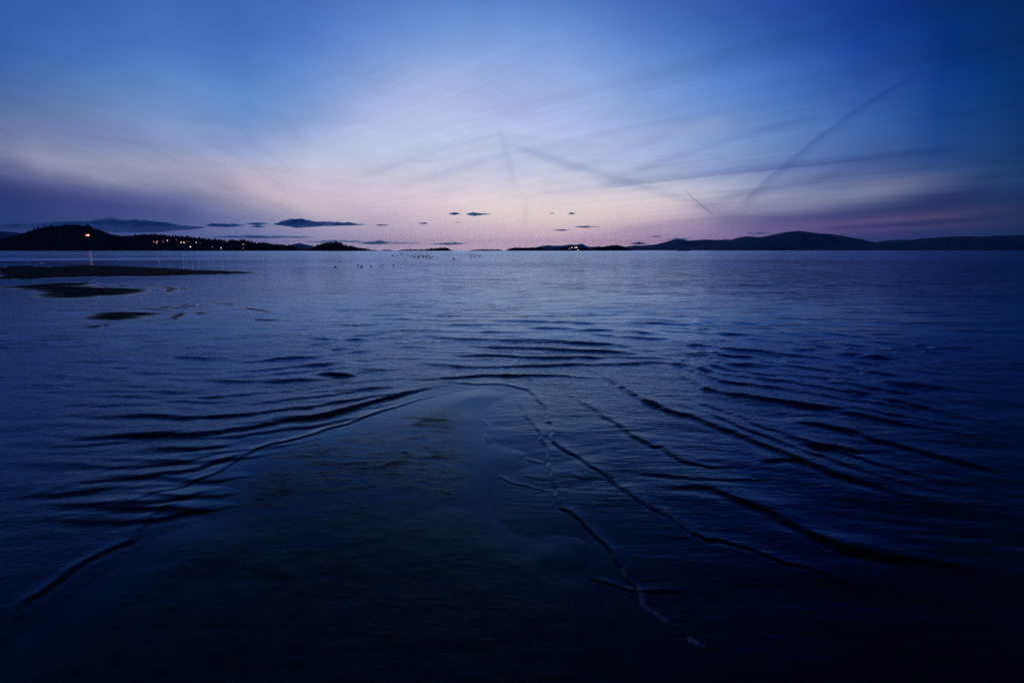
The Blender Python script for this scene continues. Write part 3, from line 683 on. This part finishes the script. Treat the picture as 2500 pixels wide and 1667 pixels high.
# houses whose windows are lit
def emis(name, c, s):
    m = bpy.data.materials.new(name); m.use_nodes = True; t = m.node_tree; t.nodes.clear()
    e = t.nodes.new('ShaderNodeEmission'); e.inputs[0].default_value = (*c, 1); e.inputs[1].default_value = s
    o = t.nodes.new('ShaderNodeOutputMaterial'); t.links.new(e.outputs[0], o.inputs[0]); return m
WALLM = simple_mat('house_wall', (.25, .23, .21), .8, .2, .5)
ROOFM = simple_mat('house_roof', (.06, .05, .05), .85, .3, .8)
LITS = {'white': emis('lit_window_white', (1, .80, .66), 4.0), 'warm': emis('lit_window_warm', (1, .50, .34), 4.2), 'dim': emis('lit_window_dim', (1, .42, .28), 1.4), 'red': emis('red_lit_panel', (1, .10, .07), 4.5), 'pink': emis('bright_pink_lamp', (1, .5, .42), 6)}
def box(x0, x1, y0, y1, z0, z1):
    v = [(x0,y0,z0),(x1,y0,z0),(x1,y1,z0),(x0,y1,z0),(x0,y0,z1),(x1,y0,z1),(x1,y1,z1),(x0,y1,z1)]
    return v, [(3,2,1,0),(4,5,6,7),(0,1,5,4),(1,2,6,5),(2,3,7,6),(3,0,4,7)]
def place(hill, px, py):
    d = ray(px, py); best = None
    for y in np.linspace(hill.D + 3, hill.yr + 20, 500):
        t = y / d[1]; x = d[0] * t; z = EYE + d[2] * t
        g = float(hill.h(np.array([x]), np.array([y]))[0])
        if best is None or abs(g - z) < best[0]: best = (abs(g - z), x, y, g)
        if g >= z: return x, y, g
    return best[1:]
clear = {}
def house(hill, px, py, kind, label, wins, w=9.0, group='houses with lit windows'):
    x, y, g = place(hill, px, py + 1.2)
    clear.setdefault(id(hill), []).append((x, y, w * 1.6))
    e = empty('house', (x, y, g - .3), math.atan2(-x, y)); tag(e, label, 'house', group)
    d = 7.0; h = 4.6
    v, f = box(-w/2, w/2, 0, d, -2, h); mesh_obj('wall', v, f, WALLM, e, False)
    ov = .5
    v = [(-w/2-ov,-ov,h-.2),(w/2+ov,-ov,h-.2),(w/2+ov,d+ov,h-.2),(-w/2-ov,d+ov,h-.2),(-w/2-ov,d/2,h+2.6),(w/2+ov,d/2,h+2.6)]
    mesh_obj('roof', v, [(0,1,5,4),(2,3,4,5),(0,4,3),(1,2,5),(3,2,1,0)], ROOFM, e, False)
    for (wx0, wz0, ww, wh, k) in wins:
        v, f = box(wx0 - ww/2, wx0 + ww/2, -.12, .1, wz0, wz0 + wh); mesh_obj('window', v, f, LITS[k], e, False)
    return e
S = lambda a, b: (350 + a / 5.88, 500 + b / 5.88)
one = lambda k, s=1.0: [(0, 1.2, 3.6 * s, 2.4 * s, k)]
HS = [
 (148,532,'dim','dimly lit house at the left end of the lights on the headland', one('dim')),
 (190,541,'warm','warm lit house second from the left in the headland lights', one('warm', .8)),
 (204,523,'dim','dim house just above the second light on the headland', one('dim')),
 (285,528,'dim','very dim house between the two leftmost headland groups', one('dim', .8)),
 (345,511,'warm','lit house high on the slope, left of a dim one', one('warm', .8)),
 (392,513,'dim','dim wide window house just right of a high lit house', one('dim', 1.1)),
 (338,538,'dim','dim house below the high lit house on the slope', one('dim', .8)),
 (475,507,'warm','lone lit house nearest the top of the tree line', one('warm', 1.0)),
 (542,541,'white','bright lit house, left one of a close pair mid-slope', one('white', .85)),
 (583,542,'warm','lit house, right one of a close pair mid-slope', one('warm', 1.1)),
 (636,535,'dim','small dim house right of the close pair', one('dim')),
 (675,605,'white','brightest white lit house low on the headland near the water', one('white', 1.15)),
 (761,541,'white','lit house standing alone mid-slope with a dim glow beside it', one('white', .85)),
 (825,550,'dim','long low house with a faint red row of windows', [(-2.6,1.4,1.8,1.4,'dim'),(0,1.4,1.8,1.4,'dim'),(2.6,1.4,1.8,1.4,'dim')]),
 (987,603,'warm','small lit house low on the shore left of a bright white one', one('warm', .8)),
 (1120,621,'white','bright white lit house at the water line of the headland', one('white', 1.1)),
 (1197,547,'dim','dim house left of the red-lit cluster on the ridge', one('dim', 1.2)),
 (1232,527,'warm','upper left house of the reddish cluster on the ridge', one('warm', 1.1)),
 (1258,528,'white','upper right house of the reddish cluster on the ridge', one('white', .85)),
 (1242,543,'warm','middle house of the reddish cluster on the ridge', one('warm', .9)),
 (1248,566,'warm','lowest house of the reddish cluster on the ridge', one('warm', .85)),
 (1445,565,'white','wide brightly lit house with a long row of windows', [(-2.8,1.3,2.2,2.2,'warm'),(0,1.3,2.2,2.2,'white'),(2.8,1.3,2.2,2.2,'white')]),
 (1428,581,'warm','lit house just below the wide bright house', one('warm', 1.1)),
 (1438,625,'warm','small lit house on the shore under the wide bright house', one('warm', .8)),
 (1615,625,'warm','small lit house on the shore near the right end of the headland', one('warm', .8)),
 (1668,570,'dim','faint house high near the low right end of the headland', one('dim', 1.0)),
]
for a, b, k, lab, wins in HS:
    house(headland, *S(a, b), k, lab, wins, group='lit houses on the left headland')
x, y, g = place(headland, 214, 577)
clear[id(headland)].append((x, y, 14))
e = empty('hillside_lodge', (x, y, g), math.atan2(-x, y)); tag(e, 'large red-lit building alone high on the wooded left hill', 'building')
v, f = box(-8, 8, 0, 9, -2, 8); mesh_obj('wall', v, f, WALLM, e, False)
v = [(-9,-1,8),(9,-1,8),(9,10,8),(-9,10,8),(-9,4.5,11),(9,4.5,11)]
mesh_obj('roof', v, [(0,1,5,4),(2,3,4,5),(0,4,3),(1,2,5),(3,2,1,0)], ROOFM, e, False)
v, f = box(-6.6, -.6, -.2, .1, 2.6, 7.2); mesh_obj('window', v, f, LITS['red'], e, False)
v, f = box(.2, 6.0, -.2, .1, 3.6, 7.4); mesh_obj('window', v, f, LITS['pink'], e, False)
v, f = box(-1.5, 3.5, -.2, .1, -1.2, .9); mesh_obj('window', v, f, LITS['red'], e, False)
S2 = lambda a, b: (1200 + a / 5.88, 520 + b / 5.88)
for a, b, lab, wins in [
 (1155,499,'leftmost bright house on top of the lit islet', one('white', .9)),
 (1200,498,'middle bright house on top of the lit islet', one('white', .9)),
 (1222,496,'brightest white house on top of the lit islet', one('white', 1.0)),
 (1118,512,'dim house low on the left shoulder of the lit islet', one('dim', .9)),
 (1240,530,'lit house at the water line of the lit islet', one('white', .8)),
 (930,531,'faint house at the water line left of the lit islet', one('dim', .9))]:
    house(isl5 if a > 1000 else isl4, *S2(a, b), 'white', lab, wins, 8, 'lit houses on the centre islet')

forest(headland, 13000, 9, 18, 'dense dark conifer forest covering the left headland', 500, clear.get(id(headland), []))
forest(island, 1300, 5, 13, 'dark trees covering the small round island', 501)
forest(isl2, 420, 3, 6, 'dark scrubby trees on the low islet with raised end', 502)
forest(isl3, 260, 1.5, 3, 'low dark scrub on the very low long islet', 503)
forest(isl4, 900, 4, 7, 'dark trees on the islet before the far blue ridge', 504, clear.get(id(isl4), []))
forest(isl5, 900, 4, 7, 'dark trees on the islet with the bright houses', 505, clear.get(id(isl5), []))
forest(isl6, 900, 4, 8, 'dark trees on the islet right of the lit islet', 506)

# ------------------------------------------------------------------ the air between here and the far ridges
hm = bpy.data.materials.new('air'); hm.use_nodes = True; ht = hm.node_tree; ht.nodes.clear()
hv = ht.nodes.new('ShaderNodeVolumePrincipled'); hv.inputs['Color'].default_value = (.30, .62, 1, 1); hv.inputs['Density'].default_value = 2.4e-5; hv.inputs['Anisotropy'].default_value = 0.0
hn = ht.nodes.new('ShaderNodeOutputMaterial'); ht.links.new(hv.outputs[0], hn.inputs['Volume'])
q = 33000
tag(mesh_obj('haze', [(-q,-q,-6),(q,-q,-6),(q,q,-6),(-q,q,-6),(-q,-q,620),(q,-q,620),(q,q,620),(-q,q,620)], [(3,2,1,0),(4,5,6,7),(0,1,5,4),(1,2,6,5),(2,3,7,6),(3,0,4,7)], hm, None, False), kind='stuff', label='thin blue evening haze over the sea')

# ------------------------------------------------------------------ low stratus clouds, real volumes far beyond the land
def cloud_mat(dens):
    m = bpy.data.materials.new('cloud_vapour'); m.use_nodes = True; t = m.node_tree; t.nodes.clear()
    sc_ = t.nodes.new('ShaderNodeVolumeScatter'); sc_.inputs['Color'].default_value = (.55, .82, 1.0, 1); 
    N = NT(t); x, y, z = pos(N)
    nn = N.noise(N.vec(x * (1 / 2600), y * (1 / 2600), z * (1 / 380)), 1.0, 4, .62, .4)
    dn = N.smooth(nn, .36, .62) * (dens * 2.2); N.put(sc_.inputs['Density'], dn)
    ab = t.nodes.new('ShaderNodeVolumeAbsorption'); ab.inputs['Color'].default_value = (.0, .70, 1.0, 1); N.put(ab.inputs['Density'], dn * .9)
    v = t.nodes.new('ShaderNodeAddShader'); t.links.new(sc_.outputs[0], v.inputs[0]); t.links.new(ab.outputs[0], v.inputs[1])
    o = t.nodes.new('ShaderNodeOutputMaterial'); t.links.new(v.outputs[0], o.inputs['Volume']); return m
def cloud(x0, x1, yc, hh, label, dens=1.0, seed=0, D=62000.0, tail=.5, flat=.5):
    """lens of vapour between photo columns x0..x1, centred on row yc, half height hh"""
    nu, nv = max(40, int((x1 - x0) * .8)), 18
    c = ray((x0 + x1) / 2, yc); X0, X1 = ray(x0, yc)[0] / c[1] * D, ray(x1, yc)[0] / c[1] * D
    Zc = EYE + c[2] / c[1] * D; hz = hh / FPX * D * 1.05
    u = np.linspace(0, 1, nu); r = np.random.default_rng(seed)
    env = (np.clip(u / tail, 0, 1) ** 1.1) * (np.clip((1 - u) / (1 - tail), 0, 1) ** 1.1); env = env ** .65
    top = env * (.02 + 1.35 * fbm(u * (x1 - x0) / 12 + seed, u * 0 + seed * .37, seed, 5)); bot = env * (.35 + .5 * fbm(u * (x1 - x0) / 60 + 7, u * 0 + 2.1, seed + 9, 3))
    ang = np.linspace(0, 2 * math.pi, nv, endpoint=False)
    V_ = []
    for i in range(nu):
        s = np.sin(ang); cc = np.cos(ang); s = s * np.abs(s) ** .9
        z = np.where(s > 0, s * top[i] * hz * 1.25, s * bot[i] * hz * flat * 1.6)
        yy = cc * (X1 - X0) * .22 * (env[i] + .02)
        jit = 1 + (r.random(nv) - .5) * .16
        V_ += [(X0 + (X1 - X0) * u[i], D + yy[q] * jit[q], Zc + z[q] * jit[q]) for q in range(nv)]
    F_ = []
    for i in range(nu - 1):
        for q in range(nv): a, b = i * nv + q, i * nv + (q + 1) % nv; F_.append((a, b, b + nv, a + nv))
    F_.append(tuple(range(nv))[::-1]); F_.append(tuple((nu - 1) * nv + q for q in range(nv)))
    o = mesh_obj('cloud', V_, F_, cloud_mat(dens * .6 / ((X1 - X0) * .2)))
    return tag(o, label, 'cloud', 'low dark clouds over the horizon')
CL = [
 (-60, 500, 556, 17, 'longest dark blue cloud bank, over the left headland', 12.0, 11, .70, .6),
 (495, 600, 551, 8, 'dark blue cloud wisp right of the long bank', 3.2, 12, .55, .5),
 (600, 665, 547, 4.5, 'thin slanting cloud wisp left of the big flat cloud', 2.0, 13, .4, .6),
 (610, 650, 553.5, 3.5, 'thin low wisp under the slanting wisp', 2.0, 14, .4, .6),
 (668, 905, 548, 13, 'big flat dark blue cloud with a long thin right tail', 6.0, 15, .22, .5),
 (905, 955, 549.8, 2.2, 'short thin streak of cloud off the big cloud tail', 2.2, 16, .5, .6),
 (1020, 1046, 545.3, 2.6, 'tiny blue cloud left of the bright centre', 3.2, 17, .6, .6),
 (1095, 1125, 522, 4.0, 'left one of the two small clouds high at centre', 3.6, 18, .45, .7),
 (1137, 1200, 523.5, 6.0, 'right and larger of the two small clouds high at centre', 4.2, 19, .35, .6),
 (1110, 1124, 543.3, 1.5, 'faint tiny streak under the two small clouds', 1.6, 20, .5, .7),
 (500, 790, 579, 4.8, 'long faint cloud streak low over the headland end', 1.2, 21, .35, .7),
 (740, 905, 590, 4.0, 'pale low cloud streak above the small round island', .9, 22, .5, .8),
 (870, 1040, 594, 5.5, 'grey blue low cloud right of the small round island', 1.8, 23, .3, .5),
 (1050, 1145, 595.5, 3.8, 'flat low cloud above the islet with raised end', 2.0, 24, .5, .6),
 (1340, 1356, 521.5, 1.6, 'tiny faint cloud right of the vertical contrail', 1.6, 25, .5, .7),
 (1383, 1410, 522, 2.4, 'small faint cloud right of the tiny faint one', 2.0, 26, .4, .7),
 (1400, 1468, 553.8, 2.4, 'thin flat dark cloud bar right of centre', 2.6, 27, .5, .9),
 (1340, 1392, 562.3, 2.2, 'thin faint cloud bar lower left of the dark bar', 2.0, 28, .6, .7),
 (1536, 1586, 595, 3.6, 'small cloud over the notch between two ridges', 2.2, 29, .5, .6),
 (1580, 1620, 577.3, 2.0, 'thin short streak above the long mountain ridge', 2.2, 30, .5, .7),
 (1612, 1690, 584.5, 3.6, 'flat cloud touching the peak of the long ridge', 2.2, 31, .5, .7),
 (1815, 1890, 569.5, 3.0, 'thin cloud strip above the left flank of the tallest mountain', 1.6, 32, .5, .7),
]
for x0, x1, yc, hh, lab, dn, sd_, tl, fl in CL:
    cloud(x0, x1, yc, hh, lab, dn, sd_, tail=tl, flat=fl)

# ------------------------------------------------------------------ foam along the two nearest swash lines
FOAM = simple_mat('foam', (.12, .19, .25), .6, .15, 30)  # white foam with the dim blue dusk light put into its colour
def foam(path, label, seed, n, spread):
    g = densify(path); r = np.random.default_rng(seed)
    L = np.concatenate([[0], np.cumsum(np.hypot(*np.diff(g, axis=0).T))])
    s = r.random(n) * L[-1]; dens = fbm(s * 7, s * 0 + seed, seed, 3); keep = dens > .40; s = s[keep]
    x = np.interp(s, L, g[:, 0]) + r.normal(0, spread, len(s)); y = np.interp(s, L, g[:, 1]) + r.normal(0, spread * .8, len(s)) - .01
    end = np.minimum(s, L[-1] - s) / L[-1]; k = r.random(len(s)) < np.clip(end * 8, .15, 1); x, y = x[k], y[k]; n = len(x)
    for _ in range(3):                                         # the foam sits on the wobbling crest
        if _ == 0: x0_, y0_ = x.copy(), y.copy()
        wx_, wy_ = wobble(x, y); x, y = x - (wx_ - x0_), y - (wy_ - y0_)
    rad = r.lognormal(math.log(.0022), .45, n)
    t = (1 + 5 ** .5) / 2
    ico = np.array([(-1,t,0),(1,t,0),(-1,-t,0),(1,-t,0),(0,-1,t),(0,1,t),(0,-1,-t),(0,1,-t),(t,0,-1),(t,0,1),(-t,0,-1),(-t,0,1)]) / 1.9
    icf = np.array([(0,11,5),(0,5,1),(0,1,7),(0,7,10),(0,10,11),(1,5,9),(5,11,4),(11,10,2),(10,7,6),(7,1,8),(3,9,4),(3,4,2),(3,2,6),(3,6,8),(3,8,9),(4,9,5),(2,4,11),(6,2,10),(8,6,7),(9,8,1)])
    v = ico[None] * rad[:, None, None] * np.array([1.3, 1.3, .7]) + np.stack([x, y, water_z(x, y) + .001], -1)[:, None]
    f = icf[None] + (np.arange(n) * 12)[:, None, None]
    o = mesh_obj('foam', v.reshape(-1, 3), f.reshape(-1, 3), FOAM)
    return tag(o, label, 'foam', kind='stuff')
foam(ZD((1250,315),(1350,390),(1420,430),(1500,480),(1600,530),(1700,570),(1780,578)), 'line of pale blue foam on the second swash line', 61, 6000, .007)
foam(ZD((1170,800),(1250,885),(1310,950),(1345,1030),(1450,1115),(1550,1195),(1650,1280),(1740,1325)), 'nearest line of pale blue foam in the dark foreground', 62, 9000, .006)
foam(ZD((1040,145),(1075,160),(1105,215)), 'small fleck of foam higher up the swash line', 63, 420, .012)
foam(ZB((800,815),(860,835),(900,850)), 'small streak of foam on the third wave', 65, 500, .02)

# ------------------------------------------------------------------ birds resting on the water
BIRD = simple_mat('dark_plumage', (.02, .02, .022), .7, .3, 20)
def bird_mesh():
    V_, F_ = [], []
    def blob(cx, cy, cz, rx, ry, rz, nu=10, nv=7, taper=0.0):
        b = len(V_)
        for i in range(nv + 1):
            ph = math.pi * i / nv
            for j in range(nu):
                a = 2 * math.pi * j / nu; q = math.cos(ph)
                V_.append((cx + q * rx, cy + math.sin(ph) * math.cos(a) * ry * (1 + taper * q), cz + math.sin(ph) * math.sin(a) * rz * (1 + taper * q) + (.03 * (-q) ** 3 if q < 0 else 0)))
        for i in range(nv):
            for j in range(nu):
                F_.append((b + i * nu + j, b + i * nu + (j + 1) % nu, b + (i + 1) * nu + (j + 1) % nu, b + (i + 1) * nu + j))
    blob(0, 0, .07, .26, .10, .10, taper=.15)            # body
    blob(.19, 0, .14, .045, .04, .06)                    # neck
    blob(.225, 0, .195, .065, .045, .05)                  # head
    blob(.32, 0, .185, .055, .018, .014)                  # bill
    blob(-.27, 0, .11, .09, .05, .02)                    # tail
    return V_, F_
bv, bf = bird_mesh()
bird0 = mesh_obj('bird', bv, bf, BIRD)
def bird(px, py, label, group, first=[True]):
    x, y = ground(px, py)
    o = bird0 if first[0] else bird0.copy()
    if not first[0]: COL.objects.link(o)
    first[0] = False
    o.location = (x, y, 0.01); o.rotation_euler = (0, 0, random.uniform(0, 6.28)); s = random.uniform(.42, .58); s *= 2.0 if (x * x + y * y) > 90 ** 2 else 1.0; o.scale = (s, s, s)
    tag(o, label, 'bird', group)
FL, FG = 'small dark bird afloat in the scattered flock before the centre islets', 'flock of birds on the far calm water'
for a, b in [(25,925),(45,985),(95,965),(90,1000),(128,940),(175,930),(245,930),(205,955),(250,985),(268,1000),(320,985),(345,950),(390,955),(455,975),(180,1005),(392,1022),(435,1010),(322,1010),
             (810,940),(900,960),(850,1042),(1065,965),(1120,950),(1155,940),(1135,988),(1170,988),(1260,980),(1285,950),(1310,978),(1175,1020),(1230,1000),(1000,960),(760,940),(700,950),(1200,965),(1345,990)]:
    bird(1000 + a / 7.84, 500 + b / 7.84, FL, FG)
for a, b in [(1520,690),(1690,690),(1720,718),(1780,705),(1840,705),(1810,738),(1880,680),(1900,685),(1920,682),(1935,712),(1960,720),(2010,685),(2040,732),(2075,695),(2085,740),(2125,752),(2150,710),(2190,735),(2180,760),(2240,700),(2255,750),(2290,738),(2310,715),(2330,742),(1870,742),(1755,690),(1840,680)]:
    bird(650 + a / 5.88, 500 + b / 5.88, FL, FG)
for (a, b), lab in [((1068,822),'lone dark bird afloat right of a closer one, left of the flock'), ((978,866),'dark bird afloat left and nearest below the small island'), ((992,897),'dark bird afloat just nearer than its neighbour left of the flock'),
                    ((1312,876),'faint dark bird between the near pair and the flock'), ((1365,890),'faint dark bird beside another below the small island'), ((1508,888),'dark bird halfway between the near pair and the flock'),
                    ((1640,885),'left one of two birds close together under the flock'), ((1672,870),'right one of two birds close together under the flock'), ((1825,876),'single dark bird under the middle of the flock'),
                    ((2000,800),'single dark bird just under the right part of the flock')]:
    bird(650 + a / 5.88, 500 + b / 5.88, lab, 'birds apart from the flock')
bird(1242, 622, 'lone dark bird right of the flock before the low islets', 'birds apart from the flock')
